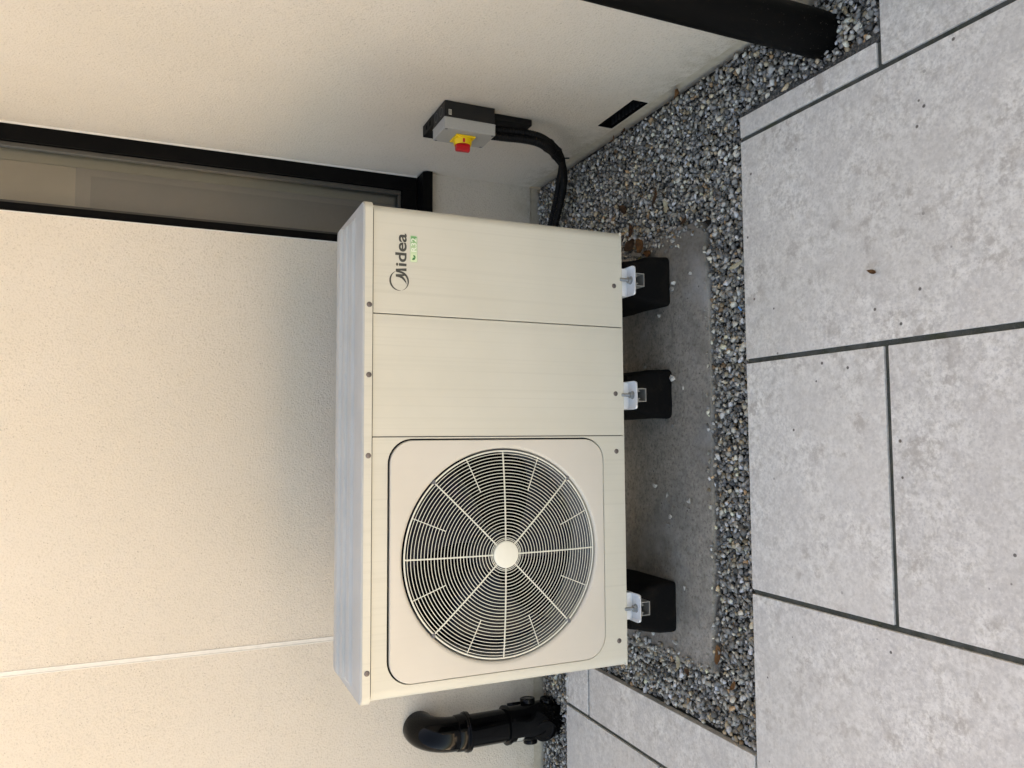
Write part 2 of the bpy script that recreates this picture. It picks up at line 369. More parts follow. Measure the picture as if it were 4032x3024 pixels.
# ------------------------------------------------------------------ house: walls, window
house = thing('house', (XR + .15, YW + .15, -.05), 'cream rendered house corner with a narrow black window', 'house')
wb = bmesh.new(); zt = 2.75; z0 = .022
wx0 = -5.0; W0, W1, V0, V1 = .7204, XR - .0005, .455, 2.55; dep = .32
def quad(b, *p): b.faces.new([b.verts.new(q) for q in p])
for (x0, x1, za, zb) in ((wx0, W0, z0, zt), (W0, XR + .3, z0, V0), (W0, XR + .3, V1, zt)):
    quad(wb, (x0, YW, za), (x1, YW, za), (x1, YW, zb), (x0, YW, zb)); quad(wb, (x0, YW + dep, za), (x0, YW + dep, zb), (x1, YW + dep, zb), (x1, YW + dep, za))
quad(wb, (W0, YW, V0), (W0, YW + dep, V0), (W0, YW + dep, V1), (W0, YW, V1))
quad(wb, (W0, YW, V0), (W1 + .3, YW, V0), (W1 + .3, YW + dep, V0), (W0, YW + dep, V0))
quad(wb, (W0, YW, V1), (W0, YW + dep, V1), (W1 + .3, YW + dep, V1), (W1 + .3, YW, V1))
quad(wb, (wx0, YW, z0), (wx0, YW, zt), (wx0, YW + dep, zt), (wx0, YW + dep, z0)); quad(wb, (wx0, YW, zt), (XR + .3, YW, zt), (XR + .3, YW + dep, zt), (wx0, YW + dep, zt))
quad(wb, (wx0, YW, z0), (wx0, YW + dep, z0), (XR + .3, YW + dep, z0), (XR + .3, YW, z0))
bmesh.ops.remove_doubles(wb, verts=wb.verts, dist=1e-5); bmesh.ops.recalc_face_normals(wb, faces=wb.faces)
obj('wall', wb, 'render', house)
# side wall with the air-vent opening left open
sb = bmesh.new(); vy0, vy1, vz0, vz1 = .128, .335, .030, .083; y0 = -4.5; y1 = YW - .0005; X2 = XR + .3
cells = [(y0, vy0, z0, zt), (vy1, y1, z0, zt), (vy0, vy1, vz1, zt), (vy0, vy1, z0, vz0)]
for a, c_, d, e in cells: quad(sb, (XR, c_, d), (XR, a, d), (XR, a, e), (XR, c_, e))
vd = .07
quad(sb, (XR, vy0, vz0), (XR + vd, vy0, vz0), (XR + vd, vy0, vz1), (XR, vy0, vz1)); quad(sb, (XR, vy1, vz0), (XR, vy1, vz1), (XR + vd, vy1, vz1), (XR + vd, vy1, vz0))
quad(sb, (XR, vy0, vz1), (XR + vd, vy0, vz1), (XR + vd, vy1, vz1), (XR, vy1, vz1)); quad(sb, (XR, vy0, vz0), (XR, vy1, vz0), (XR + vd, vy1, vz0), (XR + vd, vy0, vz0))
quad(sb, (XR + vd, vy0, vz0), (XR + vd, vy1, vz0), (XR + vd, vy1, vz1), (XR + vd, vy0, vz1))
ye = YW + dep
quad(sb, (XR, y0, z0), (X2, y0, z0), (X2, y0, zt), (XR, y0, zt)); quad(sb, (X2, y0, z0), (X2, ye, z0), (X2, ye, zt), (X2, y0, zt)); quad(sb, (XR, y0, zt), (X2, y0, zt), (X2, ye, zt), (XR, ye, zt))
quad(sb, (XR, y1, z0), (XR, y1, zt), (XR, ye, zt), (XR, ye, z0))
bmesh.ops.remove_doubles(sb, verts=sb.verts, dist=1e-5)
obj('wall', sb, 'render', house)
obj('plinth', box(wx0, XR + .006, YW + .006, YW + .2, -.055, z0 - .0006), 'plinth', house)
obj('plinth', box(XR + .005, XR + .2, -4.5, YW + .004, -.055, z0 - .0004), 'plinth', house)
# movement joint: pvc bead standing slightly proud with a sunk centre
j = bmesh.new(); xb = -.6675
box(xb - .0085, xb - .0050, YW - .0018, YW + .004, z0, zt - .01, .0008, 1, bm=j); box(xb + .0050, xb + .0085, YW - .0018, YW + .004, z0, zt - .01, .0008, 1, bm=j); box(xb - .0049, xb + .0049, YW - .0004, YW + .004, z0, zt - .01, bm=j)
obj('movement_joint', j, 'bead', house)
# air vent liner: black plastic sleeve with moulded teeth
vt = bmesh.new()
for a in ((vy0 + .001, vy0 + .006, vz0 + .001, vz1 - .001), (vy1 - .006, vy1 - .001, vz0 + .001, vz1 - .001), (vy0 + .0061, vy1 - .0061, vz1 - .006, vz1 - .001), (vy0 + .0061, vy1 - .0061, vz0 + .001, vz0 + .005)):
    box(XR - .002, XR + .06, a[0], a[1], a[2], a[3], .0006, 1, bm=vt)
box(XR + .05, XR + .058, vy0 + .0062, vy1 - .0062, vz0 + .0051, vz1 - .0061, bm=vt)
vent = obj('air_vent', vt, 'frame', house)
for i in range(9):
    y = vy0 + .018 + i * .0205; obj('louvre', box(XR + .004, XR + .03, y, y + .012, vz0 + .0052, vz0 + .011, .001, 1), 'gap', vent)

# window, set 45 mm back
FY = YW + .045
win = obj('window', (lambda b: (box(W0 + .0005, W0 + .040, FY, FY + .06, V0 + .02, V1, .002, 2, bm=b), box(.955, W1 - .004, FY, FY + .06, V0 + .02, V1, .002, 2, bm=b),
           box(W0 + .0401, .9549, FY, FY + .06, V0 + .02, V0 + .078, .002, 2, bm=b), box(W0 + .0401, .9549, FY, FY + .06, V1 - .06, V1, .002, 2, bm=b), b)[-1])(bmesh.new()), 'frame', house)
sb2 = bmesh.new(); box(W0 - .0022, W0 + .0008, YW - .0016, YW + .0445, V0 + .020, V1, bm=sb2); box(XR - .0075, XR - .0008, FY - .0035, FY - .0004, V0 + .020, V1, bm=sb2); obj('sealant_bead', sb2, 'bead', win)
gb = bmesh.new()
box(W0 + .0402, W0 + .049, FY + .008, FY + .028, V0 + .079, V1 - .061, .002, 2, bm=gb); box(.938, .9548, FY + .008, FY + .028, V0 + .079, V1 - .061, .003, 2, bm=gb); box(W0 + .0492, .9378, FY + .008, FY + .028, V0 + .079, V0 + .092, .003, 2, bm=gb)
obj('glazing_bead', gb, m_simple('glazing_bead_dark', (.045, .042, .036), .35, var=.1), win)
obj('pane', box(W0 + .044, .943, FY + .030, FY + .036, V0 + .085, V1 - .065), 'glass', win)
obj('sill', prism_y([(W0 + .004, .437), (XR - .0015, .437), (XR - .0015, .456), (XR - .006, .474), (W0 + .004, .474)], YW - .030, FY + .0, None), 'frame', win)
iy = FY + .10  # flat coloured panels behind the pane stand in for its reflections
obj('blind', box(W0 + .02, .925, iy, iy + .004, .40, 1.62), 'blind', win)
obj('blind', box(W0 + .02, .925, iy + .006, iy + .010, 1.6, 2.6), 'reflection_band2', win)
obj('reflection_panel', box(W0 + .02, .900, iy - .004, iy - .001, .40, 1.575), 'reflection_band3', win)
obj('reflection_backing', box(.926, XR - .002, iy + .0, iy + .03, .38, 2.6), 'refl_olive', win)
obj('reflection_backing', box(W0 - .1, XR + .1, iy + .2, iy + .22, .3, 2.7), 'refl_olive', win)

# ------------------------------------------------------------------ concrete pad
pts = []
def edge(p, q, n, amp):
    for i in range(n):
        t = i / n; k = Vector((p[0] + (q[0] - p[0]) * t, p[1] + (q[1] - p[1]) * t)); nn = Vector((q[1] - p[1], p[0] - q[0])).normalized(); k += nn * rnd.uniform(-amp, amp); pts.append((k.x, k.y))
edge((-.600, -.072), (-.20, -.092), 34, .0022); edge((-.20, -.092), (.30, -.096), 40, .0022); edge((.30, -.096), (.575, -.080), 24, .0022); edge((.575, -.080), (.618, -.050), 6, .003); edge((.618, -.05), (.605, .50), 20, .003)
edge((.605, .50), (-.62, .50), 20, .002); edge((-.62, .50), (-.600, -.072), 24, .003)
pad = obj('concrete_pad', prism_z(pts, -.052, 0., .0045, 2), 'concrete', None, True, 35)
recenter(tag(pad, 'rough grey concrete pad under the heat pump', 'concrete pad'))

# ------------------------------------------------------------------ rubber feet with rails
FEET = [(.4460, 'right'), (.1400, 'middle'), (-.4390, 'left')]
from mathutils import noise as mnoise
def rough_up(bm, seed):
    bmesh.ops.subdivide_edges(bm, edges=[e for e in bm.edges if e.calc_length() > .03], cuts=5, use_grid_fill=True)
    for v in bm.verts:
        q = Vector((v.co.x * 22 + seed * 9, v.co.y * 22, v.co.z * 22)); n_ = mnoise.noise_vector(q) * .0030 + mnoise.noise_vector(q * 4) * .0012
        if v.co.z < .002: n_.z = 0
        v.co += n_
def foot(xc, xb, label):
    """xb: centre of block base; xc: centre of rail"""
    t = thing('rubber_support_foot', (xb, .25, 0), label, 'support foot', 'rubber feet under the heat pump')
    y0, y1 = .078, .47; wb_, wt = .070, .050; H = .150
    rings = []
    for z, hw, iny, r in ((.0, wb_ - .002, .0015, .012), (.004, wb_, 0, .014), (.050, wb_ - .001, .0005, .014), (.075, wb_ - .004, .002, .014), (.120, wt + .003, .005, .014), (H - .006, wt, .007, .013), (H, wt - .006, .013, .011)):
        rings.append([(x, y, z) for x, y in rrect(xb - hw, xb + hw, y0 + iny, y1 - iny, r, 6)])
    blk = loft(rings); rough_up(blk, xb); obj('rubber_block', blk, 'rubber', t, True, 30)
    # open C-channel of aluminium on top, showing its end to the front
    hw, zb, ztp, th = .0178, .1505, .1765, .0022
    prof = [(-hw, zb), (hw, zb), (hw, ztp), (.0085, ztp), (.0085, ztp - .0065), (.0107, ztp - .0065), (.0107, ztp - th), (hw - th, ztp - th), (hw - th, zb + th), (-hw + th, zb + th), (-hw + th, ztp - th), (-.0107, ztp - th), (-.0107, ztp - .0065), (-.0085, ztp - .0065), (-.0085, ztp), (-hw, ztp)]
    obj('rail', prism_y([(xc + x, z) for x, z in prof], -.016, .46), 'alu', t)
    return t
foot(.4440, .470, 'black rubber block foot nearest the side wall, standing askew under the logo panel')
foot(.1330, .1447, 'black rubber block foot under the blank middle panel of the heat pump')
foot(-.4280, -.4570, 'black rubber block foot under the fan panel of the heat pump')

# ------------------------------------------------------------------ heat pump
XL, XH, YB = -.575, .575, .300; FR = .026
hp = thing('heat_pump', (0, .15, .177), 'cream outdoor heat pump unit with a round fan grille on three rubber feet', 'heat pump')
def corner_strip(side, z0, z1, n=14):
    """rounded vertical front corner and the side sheet behind it"""
    sx = 1 if side > 0 else -1; xe = XH if side > 0 else XL; prof = []
    for k in range(n + 1):
        a = math.pi / 2 * k / n; prof.append((xe - sx * FR + sx * FR * math.sin(a), FR - FR * math.cos(a)))
    prof += [(xe, YB - .01), (xe - sx * .01, YB)]
    return prof
def sheet(bm, prof, z0, z1):
    vs = [(bm.verts.new((x, y, z0)), bm.verts.new((x, y, z1))) for x, y in prof]
    for a, c_ in zip(vs, vs[1:]): bm.faces.new((a[0], c_[0], c_[1], a[1]))
s1, s2 = .3132, .0249; gp = .0011
ztop = ZL - .0022
# panels with folded edges
def flat_panel(x0, x1, name, side=0):
    bm = bmesh.new()
    xa = x0 + (gp if side >= 0 else 0); xb_ = x1 - (gp if side <= 0 else 0)
    prof = [(xa, .012), (xa, .0012), (xa + .0012, 0)]
    if side > 0: prof += corner_strip(1, 0, 0)
    else: prof += [(xb_ - .0012, 0), (xb_, .0012), (xb_, .012)]
    n = len(prof); bot = [bm.verts.new((x, y, ZB)) for x, y in prof]; top = [bm.verts.new((x, y, ztop)) for x, y in prof]
    for i in range(n - 1): bm.faces.new((bot[i], bot[i + 1], top[i + 1], top[i]))
    # turned top and bottom flanges
    fl = [bm.verts.new((x, y + .010 if y < .02 else y, ZB + .0005)) for x, y in prof]
    bmesh.ops.recalc_face_normals(bm, faces=bm.faces)
    bmesh.ops.remove_doubles(bm, verts=bm.verts, dist=1e-6)
    return obj(name, bm, 'casing', hp, True, 30)
flat_panel(s2, s1, 'middle_panel'); flat_panel(s1, XH, 'service_panel', 1)
# fan panel: outer sheet with a rounded-square opening
FX, FZ, FR_ = -.262, .5600, .2622
rx0, rx1, rz0, rz1, rr = -.5430, .0165, .2775, .8465, .056
def radial(pts_fn, n): return [pts_fn(2 * math.pi * k / n + 1e-4) for k in range(n)]
def ray_rrect(x0, x1, z0, z1, r):
    ring = rrect(x0, x1, z0, z1, max(r, 1e-4), 24)
    def fn(a):
        d = (math.cos(a), math.sin(a)); best = None
        for i in range(len(ring)):
            p, q = ring[i], ring[(i + 1) % len(ring)]; ex, ez = q[0] - p[0], q[1] - p[1]; den = d[0] * ez - d[1] * ex
            if abs(den) < 1e-12: continue
            t = ((p[0] - FX) * ez - (p[1] - FZ) * ex) / den; s = ((p[0] - FX) * d[1] - (p[1] - FZ) * d[0]) / den
            if t > 0 and -1e-6 <= s <= 1 + 1e-6 and (best is None or t < best): best = t
        return (FX + d[0] * best, FZ + d[1] * best)
    return fn
NR = 288
def ring_mesh(bm, loops):
    vs = [[bm.verts.new((x, y, z)) for (x, z), y in zip(l, [yy] * NR)] for l, yy in loops]
    for a, c_ in zip(vs, vs[1:]):
        for i in range(NR): bm.faces.new((a[i], a[(i + 1) % NR], c_[(i + 1) % NR], c_[i]))
    return vs
# angles that include the exact corners of the outer sheet
XLf = XL + FR
def outer_loop(x0, x1, z0, z1):
    ang = [2 * math.pi * k / NR + 1e-4 for k in range(NR)]
    for cx, cz in ((x0, z0), (x1, z0), (x1, z1), (x0, z1)):
        a = math.atan2(cz - FZ, cx - FX) % (2 * math.pi); k = min(range(NR), key=lambda i: abs((ang[i] - a + math.pi) % (2 * math.pi) - math.pi)); ang[k] = a
    return ang
ANG = outer_loop(XLf, s2 - gp, ZB, ztop)
rect_fn = ray_rrect(XLf, s2 - gp, ZB, ztop, 0)
g_out = ray_rrect(rx0 - .0018, rx1 + .0042, rz0 - .0018, rz1 + .0060, rr + .003)
bm = bmesh.new()
Lo = [rect_fn(a) for a in ANG]; Lg = [g_out(a) for a in ANG]
Lg1 = [((x - FX) * .9985 + FX, (z - FZ) * .9985 + FZ) for x, z in Lg]
ring_mesh(bm, [(Lo, 0.), (Lg, 0.), (Lg1, .0008), (Lg1, .009)])
sheet(bm, [(x, y) for x, y in corner_strip(-1, 0, 0)], ZB, ztop)
vs = [bm.verts.new(p) for p in ((s2 - gp, 0, ZB), (s2 - gp, .012, ZB), (s2 - gp, .012, ztop), (s2 - gp, 0, ztop))]; bm.faces.new(vs)
bmesh.ops.recalc_face_normals(bm, faces=bm.faces)
fanp = obj('fan_panel', bm, 'casing', hp, True, 30)
# inner panel inside the groove, with the round bell mouth
bm = bmesh.new()
g_in = ray_rrect(rx0, rx1, rz0, rz1, rr)
Li = [g_in(a) for a in ANG]; Li1 = [((x - FX) * .994 + FX, (z - FZ) * .994 + FZ) for x, z in Li]
def circ(r): return [(FX + r * math.cos(a), FZ + r * math.sin(a)) for a in ANG]
lp = [(Li, .009), (Li, .0010), (Li1, -.0006)]
for k in range(9):
    a = math.pi / 2 * k / 8; lp.append((circ(FR_ - .0095 * math.sin(a) + .004), -.0006 + .0095 * (1 - math.cos(a)) - .0035 * math.sin(2 * a) * 0))
lp.append((circ(FR_ - .0058), .022))
ring_mesh(bm, lp); bmesh.ops.recalc_face_normals(bm, faces=bm.faces)
obj('fan_plate', bm, 'fanpanel', fanp, True, 35)
gb = bmesh.new(); vsx = ring_mesh(gb, [([((x - FX) * 1.012 + FX, (z - FZ) * 1.012 + FZ) for x, z in Lg], .0092), ([((x - FX) * .97 + FX, (z - FZ) * .97 + FZ) for x, z in Li], .0092)])
obj('groove', gb, 'gap', fanp)
# shroud, fan and the dark inside
obj('shroud', lathe((FX, .0225, FZ), (0, 1, 0), [(0, FR_ - .006), (.02, FR_ - .012), (.10, FR_ - .014)], 96, False), 'shroud', fanp, True)
cb = bmesh.new(); box(XL + .004, s2 - .01, .124, .28, ZB + .004, ztop - .004, bm=cb); obj('coil_chamber', cb, 'dark', fanp)
bm = bmesh.new()
for x in (s1, s2): box(x - .006, x + .006, .0122, .016, ZB + .002, ztop - .002, bm=bm)
obj('seam_backing', bm, 'gap', hp)  # dark strips supply the shade behind the panel seams
bm = bmesh.new(); box(XL + .004, XH - .004, YB - .003, YB - .001, ZB + .003, ztop - .003, bm=bm); box(XL + .006, XH - .006, .018, YB - .004, ztop - .012, ztop - .0105, bm=bm)
obj('rear_coil', bm, 'dark', hp)
obj('added_rear_guard', box(XL + .01, XH - .01, YB + .0005, YB + .055, ZB + .006, ZL - .012, .004, 2), 'dark', hp)  # unseen rear depth, added to block light from under the unit
obj('base_tray', box(XL + .002, XH - .002, .003, YB - .006, ZB - .004, ZB + .0015, .001, 1), 'casing', hp)
blades = bmesh.new(); nb = 3
for k in range(nb):
    a0 = R_(12 + 120 * k); rows = []
    for i in range(9):
        r = .05 + (.185) * i / 8; row = []
        for q in range(9):
            a = a0 + R_(74) * (q / 8) * (.72 + .28 * i / 8) + .25 * i / 8; row.append((FX + r * math.cos(a), .098 - .045 * (q / 8), FZ + r * math.sin(a)))
        rows.append([blades.verts.new(p) for p in row])
    for i in range(8):
        for q in range(8): blades.faces.new((rows[i][q], rows[i][q + 1], rows[i + 1][q + 1], rows[i + 1][q]))
fan = obj('fan', blades, 'fan', hp, True); md = fan.modifiers.new('t', 'SOLIDIFY'); md.thickness = .003
obj('fan_hub', lathe((FX, .045, FZ), (0, 1, 0), [(0, .03), (.004, .048), (.07, .052)], 40), 'fan', fan, True)
# wire grille
def gy(r): return -.0125 + .0190 * (r / FR_) ** 2.6          # slightly domed
gr = obj('fan_grille', lathe((FX, gy(.02) - .0035, FZ), (0, 1, 0), [(0, .0285), (.0006, .0315), (.0022, .0328), (.006, .0328)], 48), 'wire', hp, True)
radii = [.0359, .0395] + [.2440 - .00793 * i for i in range(26)][::-1] + [.2508]
for r in radii: obj('ring', torus((FX, gy(r), FZ), (0, 1, 0), r, .00085 if r < .247 else .0021, 132, 6), 'wire', gr, True)
def spoke(a, r0, r1, rad):
    return tube([(FX + r * math.cos(a), gy(r) + .0018, FZ + r * math.sin(a)) for r in (r0 + (r1 - r0) * k / 8 for k in range(9))], rad, 6)
for k in range(8):
    obj('spoke', spoke(R_(45 * k), .025, .2515, .0019), 'wire', gr, True); obj('short_spoke', spoke(R_(22.5 + 45 * k), .165, .2515, .0012), 'wire', gr, True)
for a in (45, 135, 225, 315): obj('clip', box(FX + .2530 * math.cos(R_(a)) - .005, FX + .2530 * math.cos(R_(a)) + .005, gy(.253) - .003, .02, FZ + .2530 * math.sin(R_(a)) - .004, FZ + .2530 * math.sin(R_(a)) + .004, .001, 1), 'shroud', gr)
# lid with three stepped ribs
lx0, lx1 = XL - .0035, XH + .0035; ly0 = -.0055
def lid_row(prof, x_in=0.0): pass
bm = bmesh.new()
prof = [(ly0 + .012, ZL + .0012), (ly0, ZL + .0012), (ly0, ZT - .006), (ly0 + .0018, ZT - .0018), (ly0 + .006, ZT)]
st = [.0812, .0884, .1268, .1318, .1607, .1662]; zz = ZT; HS = .0066
for i in range(3):
    prof += [(st[2 * i] - .0008, zz), (st[2 * i] + .0006, zz + .0005), (st[2 * i + 1] - .0006, zz + HS - .0005), (st[2 * i + 1] + .0012, zz + HS)]; zz += HS
prof += [(.200, zz), (.206, zz - .0015), (.225, zz - .011), (.240, ZT + .003), (.285, ZT + .0005), (.298, ZT - .004), (.303, ZT - .012), (.304, ZL + .0012)]
# the ribs die out before the ends: blend to a plain cross-section there
def pz(y, z, f):
    base = ZT + (z - ZT) * f if z > ZT else z
    return base
xs = [lx0, lx0 + .001, lx0 + .004, lx0 + .010, lx0 + .020, lx0 + .032, lx0 + .040] + [lx0 + .05 + (lx1 - lx0 - .1) * k / 20 for k in range(21)] + [lx1 - .040, lx1 - .032, lx1 - .020, lx1 - .010, lx1 - .004, lx1 - .001, lx1]
rows = []
rc = .022
for x in xs:
    e = min(x - lx0, lx1 - x); f = min(1, max(0, (e - .016) / .018)); f = f * f * (3 - 2 * f)
    dn = 0 if e > .006 else .006 - math.sqrt(max(0, .006 ** 2 - (.006 - e) ** 2))        # rolled top edge at the ends
    cut = 0 if e > rc else rc - math.sqrt(max(0, rc ** 2 - (rc - e) ** 2))               # rounded corners in plan
    row = []
    for y, z in prof:
        z2 = pz(y, z, f); 
        if z2 > ZL + .002: z2 = max(ZL + .003, z2 - dn * (1 if z2 > ZT - .007 else .3))
        yy = max(y, ly0 + cut) if y < .10 else min(y, .304 - cut * 1.3)
        row.append((x, yy, z2))
    rows.append(row)
vs = [[bm.verts.new(p) for p in r] for r in rows]
for a, c_ in zip(vs, vs[1:]):
    for i in range(len(prof) - 1): bm.faces.new((a[i], a[i + 1], c_[i + 1], c_[i]))
bm.faces.new(vs[0]); bm.faces.new(vs[-1][::-1]); bmesh.ops.recalc_face_normals(bm, faces=bm.faces)
lid = obj('lid', bm, 'lid', hp, True, 16)
bm = bmesh.new(); merge(bm, prism_z(rrect(XL + .003, XH - .003, .003, YB - .002, .024, 8), ztop - .006, ZL + .003)); obj('lid_gap_backing', bm, 'gap', hp)  # dark slab colours the gap below the lid as shade
# the front lip of the lid keeps the panel paint, without the darkening of the top
bm = bmesh.new(); n = 18; pr_ = []
for k in range(n + 1):
    a = math.pi / 2 * k / n; pr_.append((lx1 - rc + rc * math.sin(a), ly0 + rc - rc * math.cos(a)))
left = [(-x + (lx0 + lx1), y) for x, y in reversed(pr_)]
pl = [(lx0, .296)] + left + pr_ + [(lx1, .296)]; off = .0006
def grow(x, y): return (x + (off if x > lx1 - rc else -off if x < lx0 + rc else 0), y - (off if y < ly0 + rc else 0))
sheet(bm, [grow(x, y) for x, y in pl], ZL + .0008, ZT - .0045); bmesh.ops.recalc_face_normals(bm, faces=bm.faces)
obj('lip', bm, 'casing', lid, True, 40)
# screws
def screw(x, z, y):
    s = obj('screw', lathe((x, y, z), (0, -1, 0), [(-.002, .0066), (.0006, .0064), (.0014, .0050), (.0016, .0022), (.0008, .0018)], 20), 'screw', hp, True)
for x in (.3315, .1681, -.0177, -.5051): screw(x, .8990, ly0 - .0006)
for x in (.4246, .1360, -.0163, -.5065): screw(x, .2362, 0)
# feet of the unit: white folded brackets with bolt, nut and flange washer
def bracket(xc, xw0, xw1):
    bm = bmesh.new(); z = .1775; y0 = -.027; pts_ = []
    rows = []
    for (u, hz) in ((xw0 - .001, .012), (xw0, .0075), (xw0 + .0035, .0045), (xw0 + .008, .004), (xw1 - .008, .004), (xw1 - .0035, .0045), (xw1, .0075), (xw1 + .001, .012)): rows.append((u, z + hz))
    k = len(rows)
    rad = .011
    ys = [y0, y0 + .0015, y0 + .005, y0 + .011, y0 + .03, .06, .25]
    grid = []
    for y in ys:
        e = y - y0; cut = 0 if e > rad else rad - math.sqrt(max(0, rad ** 2 - (rad - e) ** 2)); lipz = .0045 * max(0, 1 - e / .005)
        grid.append([bm.verts.new((min(max(u, xw0 - .001 + cut), xw1 + .001 - cut), y, zz_ + lipz * (1 if 1 < i < k - 2 else .2))) for i, (u, zz_) in enumerate(rows)])
    for a, c_ in zip(grid, grid[1:]):
        for i in range(k - 1): bm.faces.new((a[i], a[i + 1], c_[i + 1], c_[i]))
    bmesh.ops.recalc_face_normals(bm, faces=bm.faces)
    o = obj('mounting_foot', bm, 'bracket', hp, True, 50); md = o.modifiers.new('t', 'SOLIDIFY'); md.thickness = .0024; md.offset = -1
    wz = z + .0046
    obj('upright', box(xw0 + .001, xw1 - .001, .018, .0205, z + .003, ZB - .003, .0006, 1), 'bracket', o)
    obj('washer', lathe((xc, .000, wz), (0, 0, 1), [(0, .0135), (.0012, .0135), (.002, .0105), (.003, .0095)], 28), 'galv', o, True)
    obj('nut', lathe((xc, .000, wz + .003), (0, 0, 1), [(0, .0088), (.0005, .0094), (.0075, .0094), (.008, .0086)], 6), 'galv', o)
    th = [(0, .0045)]
    for q in range(26): th += [(.002 + q * .0012, .0046), (.0026 + q * .0012, .0040)]
    obj('bolt', lathe((xc, .000, wz + .006), (0, 0, 1), th[:46] + [(.0295, .0038)], 14), 'galv', o, True, 20)
bracket(.4440, .4010, .4795); bracket(.1330, .0950, .1690); bracket(-.4280, -.4610, -.3890)

# logo and badge on the service panel, printed film 0.4 mm proud
kz = 1.4876e-4
def lg(a, b_): return (.3935 + (1260 - b_) * kz, .8266 - (a - 503) * kz)
LY = -.0004
def flat(ptsab, bm, y=LY):
    vs = [bm.verts.new((lg(a, b_)[0], y, lg(a, b_)[1])) for a, b_ in ptsab]
    try: f = bm.faces.new(vs)
    except ValueError: return
def crescent(bm, a0, a1, peak, tmax, tmin=2., n=40, cx=503, cy=1260, R=161):
    o_, i_ = [], []
    for k in range(n + 1):
        t = k / n; a = R_(a0 + (a1 - a0) * t); w_ = tmin + (tmax - tmin) * (math.sin(math.pi * (t ** peak))) ** 1.0
        o_.append((cx + R * math.cos(a), cy + R * math.sin(a))); i_.append((cx + (R - w_) * math.cos(a), cy + (R - w_) * math.sin(a)))
    for k in range(n): flat([o_[k], o_[k + 1], i_[k + 1], i_[k]], bm)
bm = bmesh.new()
# angles measured in zoom frame: a axis = picture right (down), b axis = picture down (left)
crescent(bm, 246, 76 + 0, .9, 0.1, .1) if False else None
crescent(bm, 245, 75 - 0, 1.0, 0., 0.) if False else None
crescent(bm, -112, 72, .55, 36, 2.5)        # lower arc: from the M down round to the left tip
crescent(bm, 248, 78, .95, 30, 2.5)         # upper arc
flat([(446, 1070), (622, 1050), (622, 1098), (540, 1096), (446, 1106)], bm)
flat([(446, 1158), (446, 1197), (500, 1204), (548, 1190), (612, 1166), (590, 1150), (520, 1152)], bm)
flat([(500, 1203), (545, 1222), (585, 1258), (612, 1290), (629, 1314), (617, 1262), (596, 1222), (570, 1192), (540, 1186)], bm)
bmesh.ops.recalc_face_normals(bm, faces=bm.faces)
def text_mesh(txt, x0, x1, z0, z1, y, bold=0.):
    cu = bpy.data.curves.new('t', 'FONT'); cu.body = txt; cu.offset = bold; cu.resolution_u = 6; ob = bpy.data.objects.new('t', cu); C.objects.link(ob)
    dg = bpy.context.evaluated_depsgraph_get(); me = bpy.data.meshes.new_from_object(ob.evaluated_get(dg)); bpy.data.objects.remove(ob); bpy.data.curves.remove(cu)
    b = bmesh.new(); b.from_mesh(me); bpy.data.meshes.remove(me)
    xs_ = [v.co.x for v in b.verts]; ys_ = [v.co.y for v in b.verts]; ax, bx, ay, by = min(xs_), max(xs_), min(ys_), max(ys_)
    for v in b.verts: v.co = Vector((x0 + (v.co.x - ax) / (bx - ax) * (x1 - x0), y, z0 + (v.co.y - ay) / (by - ay) * (z1 - z0)))
    return b
xi0, _ = lg(0, 1022); xi1, _ = lg(0, 490); _, zl0 = lg(624, 0); _, zl1 = lg(437, 0)
merge(bm, text_mesh('idea', xi0, xi1, zl0, zl1, LY, .022))
lgo = obj('logo', bm, 'logo', hp); tag(lgo, 'dark grey maker lettering with a ringed first letter')
bx0, bz1 = lg(681, 940); bx1, bz0 = lg(800, 509)
bd = obj('badge', prism_y(rrect(bx0, bx1, bz0, bz1, .0032, 6), LY, .0, None), 'badge', hp); tag(bd, 'small green refrigerant badge with a leaf')
o_ = rrect(bx0, bx1, bz0, bz1, .0032, 8); i_ = rrect(bx0 + .0006, bx1 - .0006, bz0 + .0006, bz1 - .0006, .0027, 8); i2 = rrect(bx0 + .0013, bx1 - .0013, bz0 + .0013, bz1 - .0013, .0022, 8)
for (p_, q_, mt, nm, yy) in ((o_, i_, 'grn', 'border', LY - .0002), (i_, i2, 'white', 'inner_border', LY - .0002)):
    bm = bmesh.new()
    for k in range(len(p_)):
        k2 = (k + 1) % len(p_); bm.faces.new([bm.verts.new((x, yy, z)) for x, z in (p_[k], p_[k2], q_[k2], q_[k])])
    bmesh.ops.recalc_face_normals(bm, faces=bm.faces); obj(nm, bm, mt, bd)
tx0, tz0 = lg(785, 772); tx1, tz1 = lg(697, 548); obj('lettering', text_mesh('R32', tx0, tx1, tz0, tz1, LY - .0003, .012), 'white', bd)
def leafpoly(cx, cz, L, W_, ang):
    out = []
    for k in range(12): 
        t = k / 12 * 2; s = 1 if t < 1 else -1; q = t if t < 1 else 2 - t; px_, pz_ = L * (q - .5), s * W_ * math.sin(math.pi * q)
        out.append((cx + px_ * math.cos(ang) - pz_ * math.sin(ang), cz + px_ * math.sin(ang) + pz_ * math.cos(ang)))
    return out
bm = bmesh.new(); c1 = lg(742, 885); c2 = lg(752, 845)
for c_, L, W_, an in ((c1, .0105, .0030, 2.2), (c2, .0085, .0022, .8)):
    p_ = leafpoly(c_[0], c_[1], L, W_, an); bm.faces.new([bm.verts.new((x, LY - .0003, z)) for x, z in p_])
bmesh.ops.recalc_face_normals(bm, faces=bm.faces); obj('leaf_emblem', bm, 'dgrn', bd)

